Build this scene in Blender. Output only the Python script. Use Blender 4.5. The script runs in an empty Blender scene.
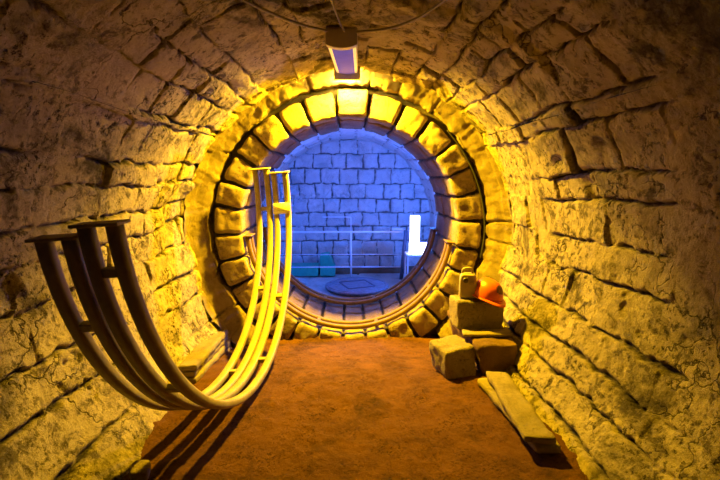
import bpy, bmesh, math, random
import numpy as np
from mathutils import Matrix, Vector

random.seed(7)
SC = bpy.context.scene
COL = SC.collection
R_ = math.radians

# ------------------------------------------------------------------ camera
F, VX, VY, H = 434.0, 350.0, 174.0, 1.42
PITCH = math.atan((240 - VY) / F)
YAW = math.atan((360 - VX) / F)
cam_d = bpy.data.cameras.new('camera')
cam = bpy.data.objects.new('camera', cam_d)
COL.objects.link(cam)
cam_d.sensor_width = 36.0
cam_d.lens = F / 720 * 36.0
cam_d.clip_start = 0.02
cam.location = (0, 0, H)
cam.rotation_euler = (math.pi / 2 - PITCH, 0, -YAW)
SC.camera = cam
CM = Matrix.Rotation(-YAW, 3, 'Z') @ Matrix.Rotation(math.pi / 2 - PITCH, 3, 'X')

def ray(px, py):
    return CM @ Vector(((px - 360) / F, (240 - py) / F, -1.0))

def at(px, py, Y):
    d = ray(px, py)
    return Vector((0, 0, H)) + d * (Y / d.y)

def atz(px, py, z):
    d = ray(px, py)
    return Vector((0, 0, H)) + d * ((z - H) / d.z)

# ------------------------------------------------------------------ numeric noise
def _hash(i, j, k, seed):
    h = (i.astype(np.int64) * 374761393 + j.astype(np.int64) * 668265263 + k.astype(np.int64) * 2147483647 + seed * 974711) & 0xFFFFFFFF
    h = ((h ^ (h >> 13)) * 1274126177) & 0xFFFFFFFF
    h = ((h ^ (h >> 16)) * 2246822519) & 0xFFFFFFFF
    return ((h ^ (h >> 15)) & 0xFFFFFF) / float(0xFFFFFF) * 2 - 1

def vnoise(P, seed=0):
    i = np.floor(P).astype(np.int64)
    f = P - i
    u = f * f * f * (f * (f * 6 - 15) + 10)
    r = 0
    for a in (0, 1):
        wa = u[:, 0] if a else 1 - u[:, 0]
        for b in (0, 1):
            wb = u[:, 1] if b else 1 - u[:, 1]
            for c in (0, 1):
                wc = u[:, 2] if c else 1 - u[:, 2]
                r = r + wa * wb * wc * _hash(i[:, 0] + a, i[:, 1] + b, i[:, 2] + c, seed)
    return r

def fbm(P, octaves=4, gain=0.5, seed=0):
    r, a, tot = 0, 1.0, 0
    for o in range(octaves):
        r = r + a * vnoise(P * (2.03 ** o) + 13.7 * o, seed + o)
        tot += a
        a *= gain
    return r / tot

def sstep(a, b, x):
    t = np.clip((x - a) / (b - a), 0, 1)
    return t * t * (3 - 2 * t)

# ------------------------------------------------------------------ object helpers
def set_tags(o, label=None, cat=None, group=None, kind=None):
    if label: o['label'] = label
    if cat: o['category'] = cat
    if group: o['group'] = group
    if kind: o['kind'] = kind
    return o

def empty(name, loc=(0, 0, 0), **k):
    o = bpy.data.objects.new(name, None)
    o.empty_display_size = 0.1
    COL.objects.link(o)
    o.location = loc
    return set_tags(o, **k)

def obj_bm(name, bm, mat, parent=None, smooth=True, bevel=0, **k):
    bmesh.ops.recalc_face_normals(bm, faces=bm.faces[:])
    me = bpy.data.meshes.new(name)
    bm.to_mesh(me)
    bm.free()
    return _link(name, me, mat, parent, smooth, bevel, **k)

def _link(name, me, mat, parent=None, smooth=True, bevel=0, **k):
    if smooth:
        me.polygons.foreach_set('use_smooth', [True] * len(me.polygons))
    me.materials.append(mat)
    o = bpy.data.objects.new(name, me)
    COL.objects.link(o)
    if parent: o.parent = parent
    if bevel:
        m = o.modifiers.new('bevel', 'BEVEL')
        m.width = bevel
        m.segments = 2
        m.limit_method = 'ANGLE'
        m.harden_normals = True
    return set_tags(o, **k)

def obj_grid(name, V, nu, nv, mat, parent=None, flip=False, attr=None, **k):
    """V: (nu*nv,3) grid, index u*nv+v"""
    a = (np.arange(nu - 1)[:, None] * nv + np.arange(nv - 1)[None]).ravel()
    q = np.stack([a, a + 1, a + nv + 1, a + nv], 1)
    if flip: q = q[:, ::-1]
    me = bpy.data.meshes.new(name)
    me.vertices.add(len(V))
    me.vertices.foreach_set('co', V.astype(np.float32).ravel())
    me.loops.add(q.size)
    me.loops.foreach_set('vertex_index', q.astype(np.int32).ravel())
    me.polygons.add(len(q))
    me.polygons.foreach_set('loop_start', np.arange(0, q.size, 4, dtype=np.int32))
    me.polygons.foreach_set('loop_total', np.full(len(q), 4, dtype=np.int32))
    me.update()
    me.validate()
    if attr is not None:
        at_ = me.attributes.new('seam', 'FLOAT', 'POINT')
        at_.data.foreach_set('value', attr.astype(np.float32))
    return _link(name, me, mat, parent, **k)

def tube(bm, pts, r, seg=8, caps=True):
    pts = [Vector(p) for p in pts]
    rings = []
    prev = None
    for i, p in enumerate(pts):
        t = (pts[min(i + 1, len(pts) - 1)] - pts[max(i - 1, 0)]).normalized()
        if prev is None:
            ref = Vector((0, 0, 1)) if abs(t.z) < 0.9 else Vector((1, 0, 0))
            n = t.cross(ref).normalized()
        else:
            n = (prev - t * prev.dot(t)).normalized()
        prev = n
        b = t.cross(n)
        rings.append([bm.verts.new(p + n * (r * math.cos(2 * math.pi * k / seg)) + b * (r * math.sin(2 * math.pi * k / seg))) for k in range(seg)])
    for a, b in zip(rings, rings[1:]):
        for k in range(seg):
            bm.faces.new((a[k], a[(k + 1) % seg], b[(k + 1) % seg], b[k]))
    if caps:
        bm.faces.new(rings[0][::-1])
        bm.faces.new(rings[-1])

def box(bm, c, s, rot=None):
    m = Matrix.Translation(c) @ (rot.to_4x4() if rot else Matrix.Identity(4)) @ Matrix.Diagonal((s[0], s[1], s[2], 1))
    return bmesh.ops.create_cube(bm, size=1.0, matrix=m)['verts']

def lathe(bm, prof, seg=32, mat=None):
    rings = []
    for r, z in prof:
        rings.append([bm.verts.new((r * math.cos(2 * math.pi * k / seg), r * math.sin(2 * math.pi * k / seg), z)) for k in range(seg)])
    for a, b in zip(rings, rings[1:]):
        for k in range(seg):
            bm.faces.new((a[k], a[(k + 1) % seg], b[(k + 1) % seg], b[k]))
    bm.faces.new(rings[0][::-1])
    bm.faces.new(rings[-1])
    if mat is not None:
        bmesh.ops.transform(bm, matrix=mat, verts=bm.verts[:])

def cube_grid(n):
    """surface points of a cube in [-1,1]^3, merged, with quad faces; n = cells per axis (nx,ny,nz)"""
    idx, V, Fc = {}, [], []
    def vid(p):
        if p not in idx:
            idx[p] = len(V)
            V.append(p)
        return idx[p]
    for ax in range(3):
        a, b = [i for i in range(3) if i != ax]
        for side in (0, n[ax]):
            for i in range(n[a]):
                for j in range(n[b]):
                    q = []
                    for di, dj in ((0, 0), (1, 0), (1, 1), (0, 1)):
                        p = [0, 0, 0]
                        p[ax] = side
                        p[a] = i + di
                        p[b] = j + dj
                        q.append(vid(tuple(p)))
                    Fc.append(q)
    V = np.array(V, float) / np.array(n) * 2 - 1
    return V, Fc

def rocky(mapf, half, cell=0.03, rnd=0.02, amp=0.008, freq=9, seed=0, nmax=26):
    """rounded rough block: half = half extents (m); mapf maps (N,3) local metres to world"""
    n = [max(3, min(nmax, int(round(2 * h / cell)))) for h in half]
    V, Fc = cube_grid(n)
    half = np.array(half)
    P = V * half
    r = min(rnd, half.min() * 0.8)
    inner = np.clip(P, -(half - r), half - r)
    d = P - inner
    L = np.linalg.norm(d, axis=1, keepdims=True)
    L[L == 0] = 1
    nrm = d / L
    P = inner + nrm * r
    W = mapf(P)
    # rough the surface along the local normal
    e = 1e-3
    W2 = mapf(P + nrm * e)
    N = (W2 - W) / e
    nz = fbm(W * freq, 4, 0.55, seed) * 1.3
    W = W + N * (nz * amp * 2)[:, None]
    return W, Fc

def rock_obj(name, parts, mat, parent=None, **k):
    bm = bmesh.new()
    for W, Fc in parts:
        vs = [bm.verts.new(p) for p in W]
        for f in Fc:
            bm.faces.new([vs[i] for i in f])
    return obj_bm(name, bm, mat, parent, **k)

def hexmap(C):
    """trilinear map from the 8 corners, C[x][y][z] lists, local P in [-half,half]"""
    C = np.array([[[list(C[a][b][c]) for c in (0, 1)] for b in (0, 1)] for a in (0, 1)], float)
    def mk(half):
        half = np.array(half)
        def f(P):
            t = (P / half + 1) / 2
            r = 0
            for a in (0, 1):
                wa = t[:, 0] if a else 1 - t[:, 0]
                for b in (0, 1):
                    wb = t[:, 1] if b else 1 - t[:, 1]
                    for c in (0, 1):
                        wc = t[:, 2] if c else 1 - t[:, 2]
                        r = r + (wa * wb * wc)[:, None] * C[a, b, c]
            return r
        return f
    return mk

# ------------------------------------------------------------------ materials
def mat_new(name):
    m = bpy.data.materials.new(name)
    m.use_nodes = True
    nt = m.node_tree
    return m, nt, nt.nodes['Principled BSDF']

def N(nt, t, **k):
    n = nt.nodes.new(t)
    for a, b in k.items():
        setattr(n, a, b)
    return n

def noise_node(nt, vec, scale, detail=6, rough=0.6, dist=0.0):
    n = N(nt, 'ShaderNodeTexNoise')
    n.inputs['Scale'].default_value = scale
    n.inputs['Detail'].default_value = detail
    n.inputs['Roughness'].default_value = rough
    n.inputs['Distortion'].default_value = dist
    nt.links.new(vec, n.inputs['Vector'])
    return n.outputs['Fac']

def ramp(nt, fac, stops):
    r = N(nt, 'ShaderNodeValToRGB')
    el = r.color_ramp.elements
    while len(el) > 1: el.remove(el[-1])
    el[0].position, el[0].color = stops[0][0], (*stops[0][1], 1)
    for p, c in stops[1:]:
        e = el.new(p)
        e.color = (*c, 1)
    nt.links.new(fac, r.inputs['Fac'])
    return r.outputs['Color']

def mixc(nt, fac, a, b, blend='MIX'):
    m = N(nt, 'ShaderNodeMix', data_type='RGBA', blend_type=blend)
    if isinstance(fac, (int, float)): m.inputs[0].default_value = fac
    else: nt.links.new(fac, m.inputs[0])
    for s, i in ((a, 6), (b, 7)):
        if isinstance(s, tuple): m.inputs[i].default_value = (*s, 1)
        else: nt.links.new(s, m.inputs[i])
    return m.outputs[2]

def gray(v): return (v, v, v)

def stone_mat(name, c1, c2, dirt, dirt_amt=0.5, speck=0.5, bump=0.5, sc=1.0, seam=False, rough=0.92, crack=0.0, mott=0.0):
    m, nt, b = mat_new(name)
    geo = N(nt, 'ShaderNodeNewGeometry')
    v = geo.outputs['Position']
    col = mixc(nt, ramp(nt, noise_node(nt, v, 2.3 * sc, 8, 0.65), [(0.32, gray(0)), (0.68, gray(1))]), c1, c2)
    # large dirty stains
    st = ramp(nt, noise_node(nt, v, 1.7 * sc, 9, 0.72, 0.6), [(0.52, gray(0)), (0.63, gray(dirt_amt))])
    col = mixc(nt, st, col, dirt)
    # little pits and lichen specks
    sp = ramp(nt, noise_node(nt, v, 34 * sc, 5, 0.7), [(0.53, gray(0)), (0.62, gray(speck))])
    zone = ramp(nt, noise_node(nt, v, 2.9 * sc, 4, 0.6), [(0.40, gray(0.05)), (0.62, gray(1))])
    sp2 = mixc(nt, 1.0, sp, zone, 'MULTIPLY')
    col = mixc(nt, sp2, col, dirt)
    if mott:
        mo = ramp(nt, noise_node(nt, v, 8.5 * sc, 9, 0.78, 0.4), [(0.53, gray(0)), (0.60, gray(mott))])
        col = mixc(nt, mo, col, tuple(x * 2.2 for x in dirt))
        # ragged soot and damp, darkened toward the camera end to paint in weak light
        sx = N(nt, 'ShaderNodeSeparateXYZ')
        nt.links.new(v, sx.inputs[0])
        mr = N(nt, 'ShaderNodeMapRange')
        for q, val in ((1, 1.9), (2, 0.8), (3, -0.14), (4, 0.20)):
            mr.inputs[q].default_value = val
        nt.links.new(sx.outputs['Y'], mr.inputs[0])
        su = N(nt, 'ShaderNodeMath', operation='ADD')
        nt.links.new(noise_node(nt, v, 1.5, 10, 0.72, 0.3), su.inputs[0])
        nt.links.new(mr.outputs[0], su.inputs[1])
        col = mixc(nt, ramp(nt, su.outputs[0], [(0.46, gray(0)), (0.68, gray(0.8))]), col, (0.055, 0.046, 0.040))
    if seam:
        at_ = N(nt, 'ShaderNodeAttribute', attribute_name='seam')
        col = mixc(nt, ramp(nt, at_.outputs['Fac'], [(0.25, gray(0)), (0.9, gray(0.85))]), col, tuple(x * 0.55 for x in dirt))
    # fine crack network, broken up by noise
    dn = N(nt, 'ShaderNodeTexNoise')
    dn.inputs['Scale'].default_value = 5 * sc
    dn.inputs['Detail'].default_value = 6
    nt.links.new(v, dn.inputs['Vector'])
    wv = N(nt, 'ShaderNodeMix', data_type='VECTOR')
    wv.inputs[0].default_value = 0.36
    nt.links.new(v, wv.inputs[4])
    nt.links.new(dn.outputs['Color'], wv.inputs[5])
    vo = N(nt, 'ShaderNodeTexVoronoi', feature='DISTANCE_TO_EDGE')
    vo.inputs['Scale'].default_value = 2.7 * sc
    nt.links.new(wv.outputs[1], vo.inputs['Vector'])
    ck = ramp(nt, vo.outputs['Distance'], [(0.0, gray(1)), (0.014, gray(0))])
    ckm = ramp(nt, noise_node(nt, v, 2.2 * sc, 3, 0.6), [(0.47, gray(0)), (0.56, gray(crack))])
    ck = mixc(nt, 1.0, ck, ckm, 'MULTIPLY')
    col = mixc(nt, ck, col, dirt)
    nt.links.new(col, b.inputs['Base Color'])
    b.inputs['Roughness'].default_value = rough
    b.inputs['Specular IOR Level'].default_value = 0.2
    h1 = noise_node(nt, v, 13 * sc, 12, 0.80)
    h2 = noise_node(nt, v, 75 * sc, 4, 0.6)
    ad = N(nt, 'ShaderNodeMath', operation='MULTIPLY_ADD')
    nt.links.new(h2, ad.inputs[0])
    ad.inputs[1].default_value = 0.3
    nt.links.new(h1, ad.inputs[2])
    sb = N(nt, 'ShaderNodeMath', operation='MULTIPLY_ADD')
    nt.links.new(sp2, sb.inputs[0])
    sb.inputs[1].default_value = -0.35
    nt.links.new(ad.outputs[0], sb.inputs[2])
    sc_ = N(nt, 'ShaderNodeMath', operation='MULTIPLY_ADD')
    nt.links.new(ck, sc_.inputs[0])
    sc_.inputs[1].default_value = -0.5
    nt.links.new(sb.outputs[0], sc_.inputs[2])
    sb = sc_
    bp = N(nt, 'ShaderNodeBump')
    bp.inputs['Strength'].default_value = bump
    bp.inputs['Distance'].default_value = 0.03
    nt.links.new(sb.outputs[0], bp.inputs['Height'])
    nt.links.new(bp.outputs['Normal'], b.inputs['Normal'])
    return m

def plain_mat(name, c, rough=0.5, metal=0.0, var=0.15, emis=None, estr=0, bump=0.0, sc=14, spec=0.5):
    m, nt, b = mat_new(name)
    geo = N(nt, 'ShaderNodeNewGeometry')
    f = noise_node(nt, geo.outputs['Position'], sc, 6, 0.65)
    col = mixc(nt, ramp(nt, f, [(0.35, gray(0)), (0.65, gray(1))]), tuple(x * (1 - var) for x in c), tuple(min(1, x * (1 + var)) for x in c))
    nt.links.new(col, b.inputs['Base Color'])
    b.inputs['Roughness'].default_value = rough
    b.inputs['Metallic'].default_value = metal
    b.inputs['Specular IOR Level'].default_value = spec
    if emis:
        b.inputs['Emission Color'].default_value = (*emis, 1)
        b.inputs['Emission Strength'].default_value = estr
    if bump:
        bp = N(nt, 'ShaderNodeBump')
        bp.inputs['Strength'].default_value = bump
        bp.inputs['Distance'].default_value = 0.01
        nt.links.new(noise_node(nt, geo.outputs['Position'], sc * 4, 5, 0.7), bp.inputs['Height'])
        nt.links.new(bp.outputs['Normal'], b.inputs['Normal'])
    return m

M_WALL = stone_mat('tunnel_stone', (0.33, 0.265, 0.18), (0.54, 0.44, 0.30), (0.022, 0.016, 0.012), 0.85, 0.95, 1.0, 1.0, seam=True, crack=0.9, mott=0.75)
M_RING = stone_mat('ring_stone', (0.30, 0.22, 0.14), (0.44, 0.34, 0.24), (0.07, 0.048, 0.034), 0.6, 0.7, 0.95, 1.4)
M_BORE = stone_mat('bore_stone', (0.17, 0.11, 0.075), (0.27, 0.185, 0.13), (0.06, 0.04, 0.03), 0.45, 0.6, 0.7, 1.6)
M_RIM = stone_mat('rim_mortar', (0.18, 0.135, 0.08), (0.31, 0.24, 0.15), (0.12, 0.08, 0.05), 0.5, 0.5, 0.8, 1.8)
M_GAP = stone_mat('dark_mortar', (0.05, 0.04, 0.035), (0.10, 0.08, 0.06), (0.02, 0.018, 0.015), 0.5, 0.5, 0.9, 2)
M_ROOM = stone_mat('chamber_stone', (0.52, 0.50, 0.48), (0.68, 0.66, 0.63), (0.12, 0.11, 0.11), 0.35, 0.5, 0.5, 2.2, seam=True)
M_FLOOR = stone_mat('earth_floor', (0.105, 0.040, 0.011), (0.175, 0.070, 0.019), (0.035, 0.014, 0.006), 0.6, 0.9, 1.0, 1.9)
M_RFLOOR = stone_mat('chamber_floor', (0.42, 0.38, 0.35), (0.56, 0.52, 0.48), (0.15, 0.13, 0.12), 0.4, 0.4, 0.5, 2.5)
M_BLOCK = stone_mat('loose_block_stone', (0.28, 0.22, 0.14), (0.40, 0.32, 0.22), (0.10, 0.065, 0.04), 0.5, 0.7, 1.0, 2.0, mott=0.0)
M_BROWN = stone_mat('brown_block_stone', (0.15, 0.085, 0.05), (0.24, 0.14, 0.085), (0.10, 0.06, 0.04), 0.4, 0.7, 0.7, 2.4)
M_SLAB = stone_mat('slab_stone', (0.27, 0.215, 0.14), (0.36, 0.29, 0.20), (0.13, 0.095, 0.06), 0.45, 0.5, 0.8, 2.5)
M_FRAME = plain_mat('weathered_frame_paint', (0.34, 0.28, 0.17), 0.55, 0.0, 0.18, bump=0.15, sc=9)
M_RUST = plain_mat('rusty_frame_paint', (0.17, 0.095, 0.045), 0.6, 0.0, 0.25, bump=0.2, sc=12)
M_TAG = plain_mat('pale_label', (0.85, 0.83, 0.62), 0.5, var=0.05)
M_INK = plain_mat('dark_ink', (0.06, 0.05, 0.04), 0.6)
M_HAT = plain_mat('orange_plastic', (0.62, 0.105, 0.015), 0.38, var=0.06)
M_DECAL = plain_mat('dark_decal', (0.12, 0.03, 0.02), 0.5)
M_CAN = plain_mat('beige_can_plastic', (0.36, 0.29, 0.17), 0.5, var=0.12, bump=0.1)
M_CAP = plain_mat('dark_cap_plastic', (0.07, 0.06, 0.05), 0.5)
M_LAMP = plain_mat('lamp_housing', (0.45, 0.38, 0.36), 0.5, var=0.08)
M_DIFF = plain_mat('lamp_diffuser', (0.12, 0.10, 0.30), 0.9, var=0.1, spec=0.0, emis=(0.14, 0.10, 0.55), estr=0.5)
M_GLOW = plain_mat('lamp_glow', (0.5, 0.4, 0.25), 0.9, spec=0.0, emis=(1.0, 0.62, 0.18), estr=1.0)
M_CABLE = plain_mat('grey_cable', (0.16, 0.12, 0.10), 0.6)
M_BCABLE = plain_mat('black_cable', (0.03, 0.03, 0.03), 0.5)
M_STEEL = plain_mat('galvanised_rail', (0.90, 0.88, 0.90), 0.4, 0.0, 0.05)
M_DARK = plain_mat('dark_post_paint', (0.10, 0.09, 0.13), 0.5)
M_COVER = plain_mat('cast_cover', (0.24, 0.21, 0.24), 0.55, 0.2, 0.3, bump=0.6, sc=18)
M_TEAL = plain_mat('teal_paint', (0.02, 0.40, 0.26), 0.45, var=0.12)
M_WHITE = plain_mat('white_paint', (0.82, 0.82, 0.84), 0.4, var=0.04)
M_FLOOD = plain_mat('flood_glow', (0.9, 0.9, 0.95), 0.4, emis=(0.42, 0.44, 1.0), estr=9)

# ------------------------------------------------------------------ masonry height field
def masonry(s, y, seed, ch=0.27, bl=(0.32, 0.62), warp=0.05, joint=0.035, jw=0.022, off=0.022, plaster=None, chunk=1.0, vary=0.28, full=False, long=0.0):
    """s = along the height / arc, y = along the course; returns height (out of the wall) and seam mask"""
    rs = np.random.RandomState(seed)
    P = np.stack([s, y, np.zeros_like(s)], 1)
    s2 = s + warp * fbm(P * 1.6, 3, 0.55, seed + 1) + 0.012 * vnoise(P * 11, seed + 5)
    y2 = y + warp * fbm(P * 1.9, 3, 0.55, seed + 2) + 0.012 * vnoise(P * 11, seed + 6)
    smin, smax = s2.min() - 0.3, s2.max() + 0.3
    edges = [smin]
    while edges[-1] < smax: edges.append(edges[-1] + ch * rs.uniform(1 - vary, 1 + vary))
    edges = np.array(edges)
    ci = np.searchsorted(edges, s2) - 1
    d_s = np.minimum(s2 - edges[ci], edges[ci + 1] - s2)
    h = np.zeros_like(s)
    d_y = np.zeros_like(s)
    ymin, ymax = y2.min() - 1, y2.max() + 1
    for c in np.unique(ci):
        k = ci == c
        e = [ymin - rs.uniform(0, 0.6)]
        while e[-1] < ymax: e.append(e[-1] + rs.uniform(*bl))
        e = np.array(e)
        bi = np.searchsorted(e, y2[k]) - 1
        yy = y2[k]
        d_y[k] = np.minimum(yy - e[bi], e[bi + 1] - yy)
        o = rs.uniform(-1, 1, len(e))[bi]
        ts = rs.uniform(-1, 1, len(e))[bi]
        ty = rs.uniform(-1, 1, len(e))[bi]
        mid = (e[bi] + e[bi + 1]) / 2
        h[k] = off * (o + 1.6 * ty * (yy - mid) + 2.0 * ts * (s2[k] - (edges[c] + edges[c + 1]) / 2) / ch * 0.5)
    pl = 0 if plaster is None else plaster
    keep_s = sstep(-0.30, 0.12, fbm(P * 1.4 + 40, 2, 0.5, seed + 9) + 0.20 * long - 0.30 * np.maximum(pl - long, 0) - 0.06)
    keep_y = sstep(-0.30, 0.15, fbm(P * 1.7 + 70, 2, 0.5, seed + 11) - 0.9 * pl)
    if full: keep_s = keep_y = np.ones_like(s)
    wob = 1 + 0.7 * vnoise(P * 5 + 3, seed + 8)
    rag = 0.010 * fbm(P * 22 + 8, 3, 0.6, seed + 13)
    js = (1 - sstep(0, jw * wob, d_s + rag)) * keep_s
    jy = (1 - sstep(0, jw * wob, d_y + rag)) * keep_y
    j = np.maximum(js, jy)
    # softly rounded arrises
    d = np.minimum(d_s + (1 - keep_s), d_y + (1 - keep_y))
    pil = -0.007 * chunk * (1 - 0.7 * pl) * (1 - sstep(0, 0.045, d))
    h = h * (1 - 0.75 * pl) + pil - joint * j
    return h, j

# ------------------------------------------------------------------ tunnel tube
TZ, TR, Y0, YR = 0.92, 1.455, -1.3, 4.16          # axis height, radius, near end, ring plane
RZ = 0.885                                           # ring centre height

def floor_z(y):
    return -0.185 * sstep(2.7, 4.15, y)

A0, A1 = -54.0, 234.0
NV = 560

def tunnel_piece(name, a0, a1, nu):
    st = (a1 - a0) / (nu - 1)
    th = np.radians(np.linspace(a0 - st, a1 + st, nu + 2))
    yy = np.concatenate([np.linspace(Y0, 0.7, 80)[:-1], np.linspace(0.7, YR + 0.02, NV - 79)])
    T, Y = np.meshgrid(th, yy, indexing='ij')
    T, Y = T.ravel(), Y.ravel()
    s = T * TR
    z0 = np.sin(T)
    low = sstep(0.12, -0.45, z0)                     # lower walls carry old render
    side = np.maximum(low, 0.95 * sstep(2.7, 1.5, Y) * sstep(0.85, 0.35, z0))
    h, j = masonry(s, Y, 21, ch=0.235, bl=(0.26, 0.50), vary=0.36, plaster=side, long=low, off=0.020, joint=0.038, jw=0.015)
    P = np.stack([s, Y, 0 * s], 1)
    h = h + 0.006 * fbm(P * 21, 4, 0.65, 19) + 0.030 * fbm(P * 1.5 + 9, 4, 0.5, 3) + 0.013 * fbm(P * 6 + 5, 5, 0.68, 17)
    # crumbled pits in the lower walls
    pit = sstep(0.18, 0.5, fbm(P * 13, 3, 0.6, 33)) * sstep(-0.1, 0.3, fbm(P * 1.8 + 60, 3, 0.5, 35)) * (0.25 + 0.75 * low)
    h = h - 0.022 * pit
    # broken hollows where corners have fallen out
    hol = sstep(0.30, 0.55, fbm(P * 2.1 + 20, 3, 0.55, 51)) * (1 - low)
    h = h - 0.035 * hol
    # thick render pier beside the ring
    h = h + 0.0 * sstep(3.6, 4.0, Y) * (0.6 + 0.6 * vnoise(np.stack([s * 9, Y * 1.5, 0 * s], 1), 77))
    # heap of crumbled render along the foot
    h = h + 0.025 * sstep(-0.45, -0.72, z0) * (0.8 + 0.5 * fbm(P * 4 + 30, 3, 0.5, 61))
    h = h - 0.10 * sstep(2.6, 3.0, Y) * sstep(-0.25, -0.6, z0) * (np.cos(T) < 0)
    h = h - 0.03 * sstep(2.6, 2.0, Y) * sstep(0.75, 0.4, np.abs(z0 - 0.1))
    h = h + 0.042 * sstep(3.0, 3.9, Y) * sstep(0.55, 0.95, z0)
    r = TR - h
    V = np.stack([r * np.cos(T), Y, TZ + r * np.sin(T)], 1)
    G = V.reshape(nu + 2, len(yy), 3)
    nr = np.cross(np.gradient(G, axis=0), np.gradient(G, axis=1))
    nr /= np.linalg.norm(nr, axis=2, keepdims=True)
    rad = np.stack([np.cos(T), 0 * T, np.sin(T)], 1).reshape(G.shape)
    sg = -np.sign((nr * rad).sum(2, keepdims=True))
    nr = (nr * np.where(sg == 0, 1, sg))[1:-1].reshape(-1, 3)
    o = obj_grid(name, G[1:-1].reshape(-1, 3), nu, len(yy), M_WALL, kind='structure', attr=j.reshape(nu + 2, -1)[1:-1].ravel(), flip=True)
    o.data.normals_split_custom_set_from_vertices(nr.astype(np.float32))
    return o

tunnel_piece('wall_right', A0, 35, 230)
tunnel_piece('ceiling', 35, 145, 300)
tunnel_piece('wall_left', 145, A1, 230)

# floor of packed earth
nx, ny = 150, 300
X, Y = np.meshgrid(np.linspace(-1.42, 1.42, nx), np.linspace(Y0, YR + 0.1, ny), indexing='ij')
X, Y = X.ravel(), Y.ravel()
P = np.stack([X, Y, 0 * X], 1)
Z = floor_z(Y) + 0.016 * fbm(P * 2.2, 4, 0.5, 5) + 0.012 * fbm(P * 11, 4, 0.65, 6) + 0.010 * sstep(0.25, 0.6, fbm(P * 17, 2, 0.6, 12)) + 0.05 * sstep(1.02, 1.3, np.abs(X)) * (0.7 + 0.6 * fbm(P * 5, 3, 0.5, 7)) - 0.012
obj_grid('floor', np.stack([X, Y, Z], 1), nx, ny, M_FLOOR, kind='structure', flip=True)

# ------------------------------------------------------------------ stone ring and bore
RI, RO, YB = 1.045, 1.30, 5.28
def ang(x, y):
    return math.atan2(y, x)

# dark mortar body behind and between the stones
def ring_body(name, rin, rout, ya, yb, mat, seed, amp=0.01, **k):
    prof = [(rout, ya), (rin, ya), (rin, yb), (rout, yb)]
    pts = []
    for (r0, y0), (r1, y1) in zip(prof, prof[1:]):
        n = 14
        for i in range(n): pts.append((r0 + (r1 - r0) * i / n, y0 + (y1 - y0) * i / n))
    pts.append(prof[-1])
    nu, nv = 220, len(pts)
    V = np.array([(r * math.cos(a), y, RZ + r * math.sin(a)) for a in np.linspace(0, 2 * math.pi, nu) for r, y in pts])
    V = V + amp * np.stack([vnoise(V * 7, seed + q) for q in range(3)], 1)
    V[-nv:] = V[:nv]
    return obj_grid(name, V, nu, nv, mat, **k)

ring_body('wall_back', RI + 0.035, 1.75, YR + 0.05, YB - 0.03, M_GAP, 90, kind='structure')

ring = empty('stone_ring', (0, YR, RZ), kind='structure')
bounds = [4.1, 16.8, 28, 40.4, 54, 66.7, 81.3, 96, 110, 122, 135, 146, 158, 169.3, 182, 194, 206, 218, 230, 241, 253, 266, 278, 290, 302, 314, 326, 339, 350.9, 364.1]
for i in range(len(bounds) - 1):
    a0, a1 = R_(bounds[i] + 0.75), R_(bounds[i + 1] - 0.75)
    blocks = []
    rj = random.Random(100 + i)
    splits = [0.0, rj.uniform(0.20, 0.30), rj.uniform(0.62, 0.76), YB - YR]
    for kk in range(3):
        y0, y1 = YR - 0.03 + splits[kk] + (0.008 if kk else rj.uniform(-0.03, 0.02)), YR - 0.03 + splits[kk + 1] - 0.008
        ri = RI + rj.uniform(-0.008, 0.014)
        ro = RO + rj.uniform(-0.03, 0.015)
        am, aw = (a0 + a1) / 2, (a1 - a0) / 2
        rm = (ri + ro) / 2
        half = (aw * rm, (y1 - y0) / 2, (ro - ri) / 2)
        sk = rj.uniform(-0.25, 0.25)
        def mp(P, am=am, rm=rm, y0=y0, y1=y1, half=half, sk=sk):
            a = am - P[:, 0] / rm * (1 + 0 * sk)
            r = rm + P[:, 2]
            return np.stack([r * np.cos(a), (y0 + y1) / 2 + P[:, 1] + sk * 0.1 * P[:, 2], r * np.sin(a)], 1)
        W, Fc = rocky(mp, half, cell=0.022, rnd=0.026 if kk == 0 else 0.014, amp=0.007, freq=11, seed=i * 3 + kk)
        W[:, 1] -= YR
        blocks.append((W, Fc))
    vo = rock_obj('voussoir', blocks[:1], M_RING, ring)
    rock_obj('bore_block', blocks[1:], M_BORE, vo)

# ragged mortar cove between the tunnel wall and the ring
nu, nv = 520, 40
Tq, Uq = np.meshgrid(np.radians(np.linspace(-50, 230, nu)), np.linspace(0, 1, nv), indexing='ij')
Tq, Uq = Tq.ravel(), Uq.ravel()
Pq = np.stack([np.cos(Tq) * 1.4, Uq * 0.3, np.sin(Tq) * 1.4], 1)
wide = 0.5 + 0.5 * fbm(Pq * 2.2 + 5, 3, 0.5, 401)
rr = 1.475 - (0.125 + 0.035 * wide) * sstep(0.0, 0.72, Uq) ** 1.3
ys0 = 4.0 - 0.15 * sstep(0.85, -0.1, np.sin(Tq))
yq = ys0 + (4.10 - ys0) * np.minimum(Uq / 0.72, 1) ** 0.8 + 0.16 * sstep(0.78, 1.0, Uq) - 0.02 * wide
lump = fbm(Pq * np.array([9, 3, 9]), 4, 0.6, 403)
crk = sstep(0.05, 0.0, np.abs(vnoise(np.stack([Tq * 4.5, Uq * 0.35, 0 * Tq], 1), 405)))
rdg = vnoise(np.stack([Tq * 2.5 + 0.3 * lump, Uq * 8, 0 * Tq], 1), 409)
rr = rr - 0.036 * lump + 0.035 * crk - 0.022 * rdg * sstep(0, 0.2, Uq) * sstep(1, 0.7, Uq)
yq = yq + 0.012 * fbm(Pq * 12, 3, 0.6, 407)
obj_grid('rim_mortar', np.stack([rr * np.cos(Tq), yq - YR, rr * np.sin(Tq)], 1), nu, nv, M_RIM, ring)

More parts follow.
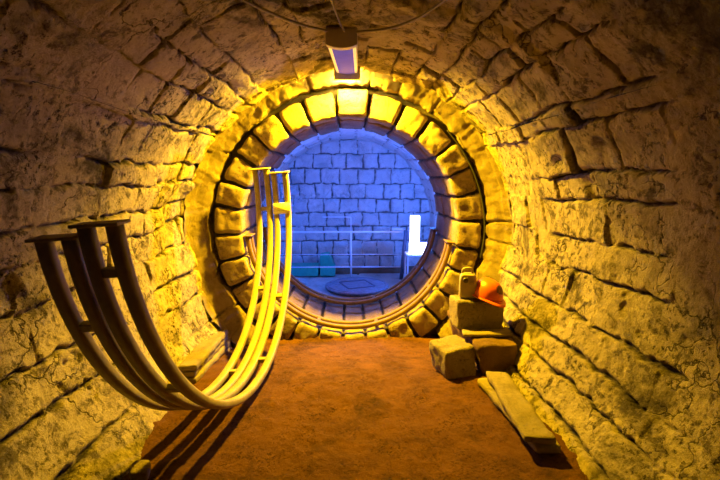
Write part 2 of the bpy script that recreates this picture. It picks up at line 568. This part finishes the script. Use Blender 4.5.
# ------------------------------------------------------------------ the chamber beyond
CZ, CR, YW, CF = 0.66, 1.30, 7.0, -0.165
th = np.radians(np.linspace(-45, 225, 300))
yy = np.linspace(YB - 0.06, YW + 0.12, 110)
T, Y = np.meshgrid(th, yy, indexing='ij')
T, Y = T.ravel(), Y.ravel()
h, j = masonry(T * CR, Y, 61, ch=0.2, bl=(0.22, 0.4), warp=0.02, joint=0.016, jw=0.014, off=0.010, full=True)
P = np.stack([T * CR, Y, 0 * Y], 1)
r = CR - h - 0.01 * fbm(P * 6, 3, 0.6, 8)
obj_grid('ceiling_chamber', np.stack([r * np.cos(T), Y, CZ + r * np.sin(T)], 1), 300, 110, M_ROOM, kind='structure', attr=j)

Z, X = np.meshgrid(np.linspace(-0.3, 2.15, 260), np.linspace(-1.45, 1.45, 300), indexing='ij')
Z, X = Z.ravel(), X.ravel()
h, j = masonry(Z, X, 73, ch=0.235, bl=(0.22, 0.31), warp=0.012, joint=0.03, jw=0.017, off=0.012, vary=0.08, full=True)
P = np.stack([X, 0 * X, Z], 1)
h = h + 0.014 * fbm(P * 7, 4, 0.6, 44)
# row of deeply weathered blocks
wr = np.exp(-((Z - 1.06) / 0.09) ** 2) * sstep(0.35, -0.1, X)
h = h - 0.045 * wr * sstep(-0.1, 0.35, fbm(P * 16, 3, 0.6, 46))
obj_grid('wall_chamber', np.stack([X, YW - h, Z], 1), 260, 300, M_ROOM, kind='structure', attr=j)

X, Y = np.meshgrid(np.linspace(-1.4, 1.4, 140), np.linspace(YB - 0.05, YW + 0.1, 100), indexing='ij')
X, Y = X.ravel(), Y.ravel()
P = np.stack([X, Y, 0 * X], 1)
h, j = masonry(X, Y, 81, ch=0.6, bl=(0.5, 0.9), warp=0.01, joint=0.012, jw=0.012, off=0.006)
obj_grid('floor_chamber', np.stack([X, Y, CF + h + 0.004 * fbm(P * 8, 3, 0.6, 4)], 1), 140, 100, M_RFLOOR, kind='structure', flip=True)

# low kerb along the foot of the chamber wall
half = (1.1, 0.09, 0.06)
rock_obj('trim_1', [rocky(lambda P: P + np.array([0, YW - 0.10, CF + 0.03]), half, cell=0.04, rnd=0.02, amp=0.006, seed=5, nmax=60)], M_BROWN, kind='structure')

# ------------------------------------------------------------------ hoop frames
def arc_rail(bm, R, off, w, t, a0, a1, n=72):
    """rounded rectangular bar along an arc in the XZ plane, centred at origin, offset along Y"""
    sec = []
    rr = min(w, t) * 0.32
    for cx, cz, b in ((w / 2 - rr, t / 2 - rr, 0), (-w / 2 + rr, t / 2 - rr, 90), (-w / 2 + rr, -t / 2 + rr, 180), (w / 2 - rr, -t / 2 + rr, 270)):
        for q in range(4):
            sec.append((cx + rr * math.cos(R_(b + 30 * q)), cz + rr * math.sin(R_(b + 30 * q))))
    rings = []
    for k in range(n + 1):
        a = a0 + (a1 - a0) * k / n
        rings.append([bm.verts.new(((R + v) * math.cos(a), off + u, (R + v) * math.sin(a))) for u, v in sec])
    m = len(sec)
    for p, q in zip(rings, rings[1:]):
        for k in range(m): bm.faces.new((p[k], p[(k + 1) % m], q[(k + 1) % m], q[k]))
    bm.faces.new(rings[0][::-1])
    bm.faces.new(rings[-1])

def polar_box(bm, R, a, size, off, tang=0.0):
    """box at angle a on the hoop: size = (tangential, axial, radial)"""
    rot = Matrix((( -math.sin(a), 0, math.cos(a)), (0, 1, 0), (math.cos(a), 0, math.sin(a)))).transposed()
    rot = Matrix((Vector((-math.sin(a), 0, math.cos(a))), Vector((0, -1, 0)), Vector((math.cos(a), 0, math.sin(a))))).transposed()
    c = Vector((R * math.cos(a), off, R * math.sin(a)))
    box(bm, c, size, rot)

def hoop_frame(M, R, offs, w, t, a0, a1, bars, mat, label, plate=None, base=True):
    """M: world matrix of the hoop centre frame (X, Z span the hoop, Y is its axis)"""
    lowz = -R - t / 2
    root = empty('hoop_frame', label=label, cat='frame', group='curved steel hoop frames')
    root.matrix_world = M @ Matrix.Translation((0, sum(offs) / 2, lowz))
    sh = Matrix.Translation((0, -sum(offs) / 2, -lowz))
    def add(name, fn, m=mat, bev=0.0):
        bm = bmesh.new()
        fn(bm)
        bmesh.ops.transform(bm, matrix=sh, verts=bm.verts[:])
        return obj_bm(name, bm, m, root, bevel=bev)
    for o in offs:
        add('rail', lambda bm: arc_rail(bm, R, o, w, t, a0, a1))
    mid, gap = sum(offs) / 2, abs(offs[1] - offs[0]) - w + 0.012
    for b in bars:
        add('crossbar', lambda bm: polar_box(bm, R, b, (0.035, gap, t * 0.7), mid), bev=0.004)
    for a, sg in ((a0, -1), (a1, 1)):
        add('end_plate', lambda bm: polar_box(bm, R, a + sg * 0.006 / R, (0.012, abs(offs[1] - offs[0]) + w + 0.02, t + 0.035), mid), bev=0.003)
    if plate is not None:
        p = add('label_plate', lambda bm: polar_box(bm, R - t / 2 - 0.004, plate, (0.10, abs(offs[1] - offs[0]) + w, 0.006), mid), M_TAG)
        p['label'] = 'pale rectangular label plate'
        bm = bmesh.new()
        for q, (o, l) in enumerate(((-0.016, 0.09), (0.0, 0.11), (0.016, 0.07))):
            polar_box(bm, R - t / 2 - 0.0075, plate + o / R, (0.004, l * 0.8, 0.0012), mid)
        bmesh.ops.transform(bm, matrix=sh, verts=bm.verts[:])
        obj_bm('label_lines', bm, M_INK, p, smooth=False)
    return root

psi, lean, R1 = 0.0937, 0.0709, 1.2663
d = Vector((math.sin(psi), math.cos(psi), 0))
a_0 = Vector((math.cos(psi), -math.sin(psi), 0))
up = Vector((0, 0, 1)) * math.cos(lean) - a_0 * math.sin(lean)
ax = d.cross(up)
HM = Matrix((d, -ax, up)).transposed().to_4x4()
HM.translation = (-0.8388, 2.788, 1.3079)
def bar_angles(ys_far, ys_near, off):
    """angles on the standing hoop whose projection falls at the given heights"""
    out = []
    best = {}
    for far, ys in ((True, ys_far), (False, ys_near)):
        for y in ys:
            cand = []
            for k in range(400):
                th = (-1.6 + 1.7 * k / 400) if far else (-1.65 - 1.4 * k / 400)
                p = HM @ Vector((R1 * math.cos(th), off, R1 * math.sin(th)))
                q = CM.transposed() @ (p - Vector((0, 0, H)))
                cand.append((abs(240 - F * q.y / -q.z - y), th))
            out.append(min(cand)[1])
    return out
hoop_frame(HM, R1, (0.1357, 0.036), 0.054, 0.046, -3.055, 0.125, bar_angles([209, 288, 372], [326], 0.086), M_FRAME,
           'tall standing hoop frame nearest the left wall, its rails bare, without any label')
hoop_frame(HM, R1, (-0.031, -0.1357), 0.054, 0.046, -3.085, 0.09, bar_angles([296, 360], [272, 388], -0.083), M_FRAME,
           'tall standing hoop frame on the earth floor with a pale label near its top', plate=bar_angles([208.5], [], -0.083)[0])
# the two set inside the bore
RB = 0.995
for yf, lab, mt, tilt in ((4.20, 'rusty hoop frame lying in the bottom of the stone ring at its front edge', M_RUST, 0.02),
                    (5.03, 'rusty hoop frame lying in the stone ring at its far end toward the chamber', M_RUST, 0.0)):
    Mx = Matrix.Translation((0, yf, RZ + 0.003)) @ Matrix.Rotation(tilt, 4, 'Y')
    hoop_frame(Mx, RB, (0.0, 0.115), 0.048, 0.045, math.pi + 0.09, 2 * math.pi - 0.12, [math.pi + 0.6 * k for k in (1, 2.1, 3.1, 4.2)], mt, lab)

# ------------------------------------------------------------------ ceiling lamp
def vault(px, py, inset=0.03):
    dd = ray(px, py)
    rr = TR - inset
    A = dd.x ** 2 + dd.z ** 2
    B = 2 * dd.z * (H - TZ)
    C = (H - TZ) ** 2 - rr * rr
    t = (-B + math.sqrt(B * B - 4 * A * C)) / (2 * A)
    return Vector((0, 0, H)) + dd * t

LZ0, LZ1, LY0, LY1 = 2.275, 2.36, 3.06, 3.90
lamp = empty('ceiling_lamp', (-0.03, 3.4, LZ1), label='boxy lamp with violet underside fixed to the vault crown', cat='lamp')
def lx(y, s): # left / right side of the tapering, slightly skewed box
    t = (y - LY0) / (LY1 - LY0)
    return (-0.158 + 0.042 * t) if s < 0 else (0.052 + 0.022 * t)
def lamp_part(name, mat, u0, u1, y0, y1, z0, z1, bev=0.004, arc=0.0):
    bm = bmesh.new()
    vs = []
    n = 10
    for y in (y0, y1):
        row = []
        for k in range(n + 1):
            u = u0 + (u1 - u0) * k / n
            x = lx(y, -1) + (lx(y, 1) - lx(y, -1)) * u
            zz = z0 - arc * (1 - (2 * (k / n) - 1) ** 2)
            row.append((bm.verts.new((x, y, zz)), bm.verts.new((x, y, z1))))
        vs.append(row)
    for y in (0, 1):
        for k in range(n):
            bm.faces.new((vs[y][k][0], vs[y][k + 1][0], vs[y][k + 1][1], vs[y][k][1]))
    for k in range(n):
        for q in (0, 1):
            bm.faces.new((vs[0][k][q], vs[0][k + 1][q], vs[1][k + 1][q], vs[1][k][q]))
    for k in (0, n):
        bm.faces.new((vs[0][k][0], vs[0][k][1], vs[1][k][1], vs[1][k][0]))
    bmesh.ops.transform(bm, matrix=Matrix.Translation((0.03, -3.4, -LZ1)), verts=bm.verts[:])
    return obj_bm(name, bm, mat, lamp, smooth=False, bevel=bev)
lamp_part('housing', M_LAMP, 0, 1, LY0, LY1, LZ0 + 0.012, LZ1 + 0.03)
e = lamp_part('end_cap', M_LAMP, 0.0, 1.0, LY0 - 0.012, LY0 + 0.05, LZ0 - 0.004, LZ1 + 0.01, arc=0.022)
lamp_part('added_light_flap', M_LAMP, -0.10, 1.10, LY1 - 0.005, LY1 + 0.008, LZ0 - 0.056, LZ1 + 0.01, bev=0.002)  # added flap, hung low to keep amber light off the nearer walls
for u in (0.05, 0.85):
    g = lamp_part('glow_strip', M_GLOW, u, u + 0.10, LY0 + 0.05, LY1 - 0.02, LZ0, LZ0 + 0.02, bev=0)
    g['label'] = 'glowing amber edge strip'
df = lamp_part('diffuser', M_DIFF, 0.15, 0.85, LY0 + 0.05, LY1 - 0.02, LZ0 - 0.002, LZ0 + 0.02, bev=0, arc=0.008)
df['label'] = 'violet diffuser'

def spline(pts, n=10):
    pts = [Vector(p) for p in pts]
    out = []
    for i in range(len(pts) - 1):
        p0, p1, p2, p3 = pts[max(i - 1, 0)], pts[i], pts[i + 1], pts[min(i + 2, len(pts) - 1)]
        for k in range(n):
            t = k / n
            out.append(0.5 * ((2 * p1) + (p2 - p0) * t + (2 * p0 - 5 * p1 + 4 * p2 - p3) * t * t + (3 * p1 - p0 - 3 * p2 + p3) * t ** 3))
    out.append(pts[-1])
    return out
def cable(pts, r, mat, label, group=None):
    bm = bmesh.new()
    base = Vector(pts[0])
    tube(bm, [p - base for p in spline(pts)], r, 7)
    o = obj_bm('cable', bm, mat, label=label, cat='cable', group=group)
    o.location = base
cable([vault(232, -6, .05), vault(262, 9, .06), vault(296, 23, .06), vault(327, 31, .05)], 0.008, M_CABLE, 'grey cable sagging across the vault to the left side of the violet lamp')
cable([vault(357, 32, .05), vault(390, 28, .06), vault(420, 17, .06), vault(448, -3, .05)], 0.008, M_CABLE, 'grey cable sagging across the vault to the right side of the violet lamp')
cable([vault(344, 31, .05), vault(338, 18, .05), vault(329, -6, .05)], 0.007, M_CABLE, 'straight grey cable along the vault crown to the near end of the violet lamp')
rp = [(RO + 0.03) * 1.0] * 5
cable([Vector((rr * math.cos(R_(a)), YR - 0.06, RZ + rr * math.sin(R_(a)))) for a, rr in ((46, 1.30), (36, 1.29), (24, 1.285), (12, 1.285), (0, 1.29), (-12, 1.29))], 0.007, M_BCABLE,
      'thin black cable clipped along the right edge of the stone ring')

# ------------------------------------------------------------------ loose stones on the right
def hexblock(name, C, mat, label, cat='stone block', group=None, cell=0.018, rnd=0.02, amp=0.006, freq=10, seed=1, nmax=40):
    """C: 4 bottom corners (ccw from near-left: nl, nr, fr, fl) and 4 top corners"""
    b, t = C[:4], C[4:]
    corners = [[[b[0], t[0]], [b[3], t[3]]], [[b[1], t[1]], [b[2], t[2]]]]
    base = np.array([sum(p[i] for p in b) / 4 for i in range(3)])
    v = [Vector(p) for p in C]
    half = ((v[1] - v[0]).length / 2, (v[3] - v[0]).length / 2, (v[4] - v[0]).length / 2)
    W, Fc = rocky(hexmap(corners)(half), half, cell=cell, rnd=rnd, amp=amp, freq=freq, seed=seed, nmax=nmax)
    o = rock_obj(name, [(W - base, Fc)], mat, label=label, cat=cat, group=group)
    o.location = base
    return o

fz = lambda y: float(floor_z(np.array([y]))[0])
def px_block(nl, nr, fl, tnl, tnr, tfl, zb, **k):
    """block from pixel corners: near-left, near-right, far-left of its base at height zb, and of its top"""
    a, b, c = atz(*nl, zb), atz(*nr, zb), atz(*fl, zb)
    za = at(*tnl, a.y).z
    A, B, C = atz(*tnl, za), atz(*tnr, za), atz(*tfl, za)
    return [a, b, b + c - a, c, A, B, B + C - A, C], za
# squared block A on the floor
cA, zA = px_block((448, 380), (477, 377.5), (431, 366), (446, 353), (475, 345), (429, 340), -.02)
hexblock('stone_block', cA, M_BLOCK, 'squared pale stone block on the earth floor, standing in front of the stacked blocks', group='loose stone blocks on the right', rnd=.012, seed=2)
# brown block B by the wall
b0, b1 = atz(482, 376, -.02), atz(514, 375, -.02)
zB = at(475, 346, b0.y).z
t0, t1 = atz(478, 346, zB), atz(519, 345, zB)
YD = 3.74
cB = [b0, b1, Vector((b1.x + .02, YD, -.10)), Vector((b0.x, YD, -.12)), t0, t1, Vector((t1.x + .01, YD, zB)), Vector((t0.x - .04, YD, zB))]
hexblock('stone_block', cB, M_BROWN, 'wide rough brown stone block at the foot of the right wall, bottom of the stack', group='loose stone blocks on the right', rnd=.014, amp=.009, seed=3)
# thin slab lying on B
zC = zB + .012
c0, c1, c2, c3 = atz(463, 337, zC), atz(511, 337, zC), atz(509, 331, zC), atz(461.5, 331.5, zC)
cC = [c0, c1, c2, c3] + [p + Vector((0, 0, .022)) for p in (c0, c1, c2, c3)]
hexblock('stone_slab', cC, M_SLAB, 'thin pale slab lying on the wide brown block', 'slab', seed=4, rnd=.009, amp=.003)
# upright block D carrying the can and the hat
zD = zB + .012
yD = c2.y + .025
d0, d1 = at(457, 330, yD), at(504, 330, yD)
tz = at(457, 302, yD).z
cD = [Vector((d0.x, yD, zD)), Vector((d1.x - .01, yD, zD)), Vector((d1.x - .02, yD + .21, zD)), Vector((d0.x - .02, yD + .21, zD))]
cD += [Vector((p.x, p.y + .004, tz)) for p in cD]
hexblock('stone_block', cD, M_BLOCK, 'stone block on top of the brown one, carrying the orange helmet and the can', group='loose stone blocks on the right', rnd=.012, seed=6)

# two stone planks
zE = .006
pE = [atz(537, 454, zE), atz(561, 454, zE), atz(508, 380, zE), atz(477, 384, zE)]
hexblock('stone_plank', pE + [p + Vector((0, 0, .042)) for p in pE], M_SLAB, 'long flat stone plank lying on the floor, underneath the other plank', 'plank', group='stone planks by the right wall', seed=8, rnd=.008, amp=.003, nmax=60)
zF = .062
pF = [atz(524, 443, zF), atz(556, 446, zF), atz(506, 377, zF), atz(486, 377, zF)]
hexblock('stone_plank', pF + [p + Vector((0, 0, .040)) for p in pF], M_SLAB, 'long flat stone plank with a broken near end, lying on top of the other plank', 'plank', group='stone planks by the right wall', seed=9, rnd=.009, amp=.006, nmax=60)

# ------------------------------------------------------------------ orange safety helmet
hp = atz(492, 303.5, tz + .006)
hat = empty('safety_helmet', (hp.x, hp.y + .13, tz + .012), label='orange safety helmet lying on the upper stone block', cat='helmet')
hat.rotation_euler = (R_(7), R_(6), R_(22))
bm = bmesh.new()
nu_, nv_ = 40, 16
rows = []
for i in range(nv_ + 1):
    ph = i / nv_ * math.pi / 2
    row = []
    for k in range(nu_):
        a = 2 * math.pi * k / nu_
        r = math.cos(ph) ** 0.8
        rid = 0.006 * math.exp(-((math.cos(a)) / 0.16) ** 2) * math.sin(ph * 2) if math.cos(ph) > 0.02 else 0
        x = (0.108 + rid) * r * math.cos(a)
        y = (0.132 + rid) * r * math.sin(a)
        z = 0.018 + 0.135 * math.sin(ph) ** 0.9 + (0.006 * math.exp(-(x / 0.02) ** 2))
        row.append(bm.verts.new((x, y, z)))
    rows.append(row)
for a_, b_ in zip(rows, rows[1:]):
    for k in range(nu_): bm.faces.new((a_[k], a_[(k + 1) % nu_], b_[(k + 1) % nu_], b_[k]))
bmesh.ops.remove_doubles(bm, verts=bm.verts[:], dist=1e-4)
obj_bm('shell', bm, M_HAT, hat)
bm = bmesh.new()
ra, rb, rc, rd = [], [], [], []
for k in range(nu_):
    a = 2 * math.pi * k / nu_
    pk = max(0, -math.sin(a)) ** 3
    ox, oy = 0.122 * math.cos(a), (0.146 + 0.045 * pk) * math.sin(a)
    zz = 0.012 - 0.016 * pk
    ra.append(bm.verts.new((0.104 * math.cos(a), 0.128 * math.sin(a), 0.024)))
    rb.append(bm.verts.new((ox, oy, zz + 0.006)))
    rc.append(bm.verts.new((ox, oy, zz)))
    rd.append(bm.verts.new((0.104 * math.cos(a), 0.128 * math.sin(a), 0.016)))
for p, q in ((ra, rb), (rb, rc), (rc, rd), (rd, ra)):
    for k in range(nu_): bm.faces.new((p[k], p[(k + 1) % nu_], q[(k + 1) % nu_], q[k]))
obj_bm('brim', bm, M_HAT, hat)
bm = bmesh.new()
G = []
for i in range(7):
    for k in range(7):
        a = -math.pi / 2 + (k - 3) * 0.13 + 0.15
        ph = 0.38 + i * 0.09
        r = math.cos(ph) ** 0.8 * 1.015
        G.append(bm.verts.new((0.1085 * r * math.cos(a), 0.1335 * r * math.sin(a) - .001, 0.018 + 0.137 * math.sin(ph) ** 0.9 + 0.006 * math.exp(-(0.108 * r * math.cos(a) / 0.02) ** 2))))
for i in range(6):
    for k in range(6):
        if (i, k) not in ((0, 0), (0, 5), (5, 0), (5, 5)):
            bm.faces.new((G[i * 7 + k], G[i * 7 + k + 1], G[i * 7 + k + 8], G[i * 7 + k + 7]))
dc = obj_bm('badge', bm, M_DECAL, hat)
dc['label'] = 'dark round badge'

# ------------------------------------------------------------------ small can
cp = at(467.5, 298, yD + .10)
can = empty('jerrycan', (cp.x, cp.y, tz + .008), label='small beige jerrycan with a dark cap on the upper stone block', cat='can')
can.rotation_euler = (0, 0, R_(-12))
W, Fc = rocky(lambda P: np.stack([P[:, 0] * (1 - 0.18 * sstep(.03, .11, P[:, 2])), P[:, 1], P[:, 2] + .098], 1), (.068, .045, .098), cell=.012, rnd=.022, amp=.0015, seed=12)
rock_obj('body', [(W, Fc)], M_CAN, can)
bm = bmesh.new()
tube(bm, spline([(-.045, 0, .188), (-.042, 0, .222), (-.015, 0, .234), (.022, 0, .232), (.032, 0, .188)], 8), .009, 10)
obj_bm('handle', bm, M_CAN, can)
bm = bmesh.new()
lathe(bm, [(.004, 0), (.019, 0), (.021, .004), (.021, .018), (.017, .022), (.004, .022)], 24, Matrix.Translation((-.022, -.044, .150)) @ Matrix.Rotation(R_(90), 4, 'X'))
obj_bm('cap', bm, M_CAP, can)['label'] = 'dark round cap'
bm = bmesh.new()
tube(bm, [(.012, -.047, .11), (.012, -.05, .13), (.045, -.05, .135), (.045, -.047, .11)], .005, 8)
obj_bm('clip', bm, M_CAN, can)

# ------------------------------------------------------------------ layered slab at the left wall
s0, s1 = atz(196, 385, -.02), atz(233, 344, -.16)
u0, u1 = at(197, 365, s0.y), at(228, 328, s1.y)
pS = [s0 - Vector((.14, 0, 0)), s0, s1, s1 - Vector((.20, 0, 0))]
tS = [at(178, 366, s0.y), u0, u1, at(209, 331, s1.y)]
def lerp(a, b, t): return a + (b - a) * t
parts = []
for q, (t0, t1, ins) in enumerate(((0, .34, 0), (.36, .66, .012), (.68, 1, .0))):
    lo = [lerp(a, b, t0) for a, b in zip(pS, tS)]
    hi = [lerp(a, b, t1) for a, b in zip(pS, tS)]
    for P_ in (lo, hi):
        P_[1].x -= ins; P_[2].x -= ins
    C = [[[lo[0], hi[0]], [lo[3], hi[3]]], [[lo[1], hi[1]], [lo[2], hi[2]]]]
    half = (.08, .49, .024)
    parts.append(rocky(hexmap(C)(half), half, cell=.015, rnd=.010, amp=.005, freq=10, seed=30 + q, nmax=70))
base = np.array([-1.1, 3.3, -.06])
o = rock_obj('stone_slab', [(W - base, Fc) for W, Fc in parts], M_SLAB, label='long layered stone slab lying along the foot of the left wall', cat='slab')
o.location = base

# crumbled stones along the feet of the walls
rj = random.Random(5)
spots = [(-1.0, 1.90, .055)]
labs = ['rough stone on the floor by the left wall foot, in the hoop frame shadows']
for (x, y, s), lab in zip(spots, labs):
    rz = Matrix.Rotation(rj.uniform(0, 3), 3, 'Z')
    half = (s, s * rj.uniform(.6, .9), s * rj.uniform(.45, .7))
    m3 = np.array(rz)
    W, Fc = rocky(lambda P: P @ m3.T + np.array([0, 0, half[2] * .8]), half, cell=s / 5, rnd=s * .45, amp=s * .12, freq=1 / s * .6, seed=int(x * 100) + 300)
    o = rock_obj('loose_stone', [(W, Fc)], M_BLOCK, label=lab, cat='stone')
    zz = fz(y) + 0.04 * float(sstep(1.02, 1.3, np.array([abs(x)]))[0]) - .006
    o.location = (x, y, zz)

# ------------------------------------------------------------------ inside the chamber
# round cast cover
cc = atz(357, 289, CF)
cover = empty('shaft_cover', (cc.x, cc.y, CF + .004), label='round cast metal shaft cover lying on the chamber floor', cat='cover')
bm = bmesh.new()
lathe(bm, [(.02, 0), (.40, 0), (.40, .03), (.44, .035), (.44, .056), (.43, .062), (.02, .062)], 64)
obj_bm('disc', bm, M_COVER, cover, bevel=0)
bm = bmesh.new()
lathe(bm, [(.385, .060), (.39, .070), (.41, .070), (.415, .060)], 64)
obj_bm('rim', bm, M_COVER, cover)
bm = bmesh.new()
for a in (R_(20), R_(110), R_(200), R_(290)):
    box(bm, (0.19 * math.cos(a), .19 * math.sin(a), .066), (.018, .37, .012), Matrix.Rotation(a, 3, 'Z'))
obj_bm('raised_bars', bm, M_DARK, cover, smooth=False)

# railing
YRL = 6.42
rail = empty('railing', (0, YRL, CF), label='galvanised tube railing behind the round cover', cat='railing')
def rpart(name, p, q, r, mat=M_STEEL):
    bm = bmesh.new()
    o = Vector((0, YRL, CF))
    tube(bm, [Vector(p) - o, Vector(q) - o], r, 10)
    return obj_bm(name, bm, mat, rail)
ztop = at(351, 232, YRL).z
xl, xm, xr = at(278, 232, YRL).x, at(351, 232, YRL).x, at(403, 232, YRL).x
rpart('top_rail', (xl, YRL, ztop), (xr, YRL, ztop), .014)
zm = at(351, 267, YRL).z
rpart('middle_rail', (xl, YRL, zm), (xr, YRL, zm), .009)
zw = at(351, 254.5, YRL).z
rpart('wire', (xl, YRL, zw), (xr, YRL, zw), .006)
rpart('post', (xm, YRL, CF + .004), (xm, YRL, ztop), .014)
rpart('post', (xl, YRL, CF + .004), (xl, YRL, ztop), .014)
t = rpart('post', (at(401, 285, YRL).x, YRL, CF + .004), (at(406, 231, YRL).x, YRL, ztop + .02), .03, M_DARK)
t['label'] = 'thick dark leaning post'
zb = at(351, 217, YRL).z
bm = bmesh.new()
tube(bm, [Vector((at(322, 217, YRL).x, 0, zb - CF)), Vector((xm, 0, zb - CF))], .007, 8)
tube(bm, [Vector((xm, 0, zb - CF)), Vector((xm, 0, ztop - CF))], .007, 8)
obj_bm('bracket', bm, M_STEEL, rail)
bm = bmesh.new()
box(bm, (at(397, 229, YRL).x, 0, at(397, 229, YRL).z - CF), (.16, .02, .014))
obj_bm('end_clamp', bm, M_STEEL, rail, smooth=False)

# teal crate and teal cabinet
YT = 6.60
x0, x1 = at(289, 270, YT).x, at(318, 270, YT).x
crate = empty('crate', ((x0 + x1) / 2, YT + .13, CF + .012), label='long low teal crate on the chamber floor behind the railing', cat='crate')
hz = at(300, 267, YT).z - CF
bm = bmesh.new()
box(bm, (0, 0, hz / 2 - .01), (x1 - x0, .25, hz - .02))
obj_bm('body', bm, M_TEAL, crate, bevel=.008)
bm = bmesh.new()
box(bm, (0, 0, hz - .008), (x1 - x0 + .02, .27, .022))
obj_bm('lid', bm, M_TEAL, crate, bevel=.005)
x0, x1 = at(320, 270, YT).x, at(335, 270, YT).x
wv = x1 - x0
cab = empty('cabinet', ((x0 + x1) / 2, YT + .13, CF + .012), label='teal cabinet with a sloping top beside the low crate', cat='cabinet')
hA, hB = at(325, 255, YT).z - CF, at(334, 268, YT).z - CF
bm = bmesh.new()
prof = [(-wv / 2, 0), (wv / 2, 0), (wv / 2, hB), (0.02, hA), (-wv / 2, hA - .03)]
fr = [bm.verts.new((x, -.13, z)) for x, z in prof]
bk = [bm.verts.new((x, .13, z)) for x, z in prof]
bm.faces.new(fr)
bm.faces.new(bk[::-1])
for k in range(5): bm.faces.new((fr[k], bk[k], bk[(k + 1) % 5], fr[(k + 1) % 5]))
obj_bm('body', bm, M_TEAL, cab, bevel=.008, smooth=False)
bm = bmesh.new()
box(bm, (-.01, -.134, hB * .5), (wv * .7, .01, hB * .8))
obj_bm('door', bm, M_TEAL, cab, bevel=.003, smooth=False)

# white stand with the glowing flood lamp
YF = 5.78
s0, s1 = at(407, 255, YF), at(433, 255, YF)
stand = empty('stand', ((s0.x + s1.x) / 2, YF + .14, CF + .008), label='small white table stand under the glowing lamp', cat='stand')
ht = s0.z - CF - .008
wS = s1.x - s0.x
bm = bmesh.new()
box(bm, (0, 0, ht - .012), (wS, .30, .024))
obj_bm('table_top', bm, M_WHITE, stand, bevel=.004)
for sx in (-1, 1):
    for sy in (-1, 1):
        bm = bmesh.new()
        box(bm, (sx * (wS / 2 - .014), sy * .132, (ht - .022) / 2), (.022, .022, ht - .022))
        obj_bm('leg', bm, M_WHITE, stand, bevel=.003)
for sy in (-1, 1):
    bm = bmesh.new()
    box(bm, (0, sy * .132, ht * .30), (wS - .03, .014, .014))
    obj_bm('stretcher', bm, M_WHITE, stand, bevel=.002)
f0 = at(415, 247, YF + .06)
fl = empty('flood_lamp', (f0.x, YF + .10, s0.z + .002), label='glowing white lamp with an upright panel on the white stand', cat='lamp')
zb1 = at(415, 243.5, YF + .06).z - s0.z
zt = at(415, 216, YF + .06).z - s0.z
bm = bmesh.new()
box(bm, (.055, 0, zb1 / 2), (.25, .12, zb1 - .004))
obj_bm('base_box', bm, M_FLOOD, fl, bevel=.006)
bm = bmesh.new()
box(bm, (0.0, 0, (zb1 + zt) / 2), (.125, .07, zt - zb1))
obj_bm('panel', bm, M_FLOOD, fl, bevel=.006)
bm = bmesh.new()
box(bm, (0.0, .045, (zb1 + zt) / 2), (.14, .02, zt - zb1 + .01))
obj_bm('back_shell', bm, M_LAMP, fl, bevel=.004)

# ------------------------------------------------------------------ light
def area(name, loc, rot, sx, sy, power, color, spread=180):
    l = bpy.data.lights.new(name, 'AREA')
    l.shape = 'RECTANGLE'
    l.size, l.size_y = sx, sy
    l.energy = power
    l.color = color
    l.spread = R_(spread)
    o = bpy.data.objects.new(name, l)
    COL.objects.link(o)
    o.location = loc
    o.rotation_euler = rot
    return o
# amber tube at the far end of the ceiling lamp, facing down and towards the ring
area('amber_tube_light', (-.02, 4.015, 2.293), (R_(0), 0, 0), .11, .04, 430, (1.0, .595, .005), 172)
area('amber_end_light', (-.02, 3.945, 2.255), (R_(84), 0, 0), .11, .03, 30, (1.0, .66, .07), 178)
# unseen blue fill lights, added beside the bore mouth to brighten the chamber evenly
for x, z, p in ((1.14, 1.15, 125), (-1.12, 1.25, 72)):
    l = bpy.data.lights.new('added_blue_fill', 'POINT')
    l.energy = p
    l.color = (.018, .145, 1.0)
    l.shadow_soft_size = .04
    o = bpy.data.objects.new('added_blue_fill', l)
    COL.objects.link(o)
    o.location = (x, 5.42, z)

w = bpy.data.worlds.new('world')
SC.world = w
w.use_nodes = True
w.node_tree.nodes['Background'].inputs[0].default_value = (1.0, .80, .72, 1)
w.node_tree.nodes['Background'].inputs[1].default_value = .0115

vs = SC.view_settings
vs.view_transform = 'Standard'
vs.look = 'None'
vs.gamma = 1
vs.exposure = 0
vs.use_curve_mapping = False
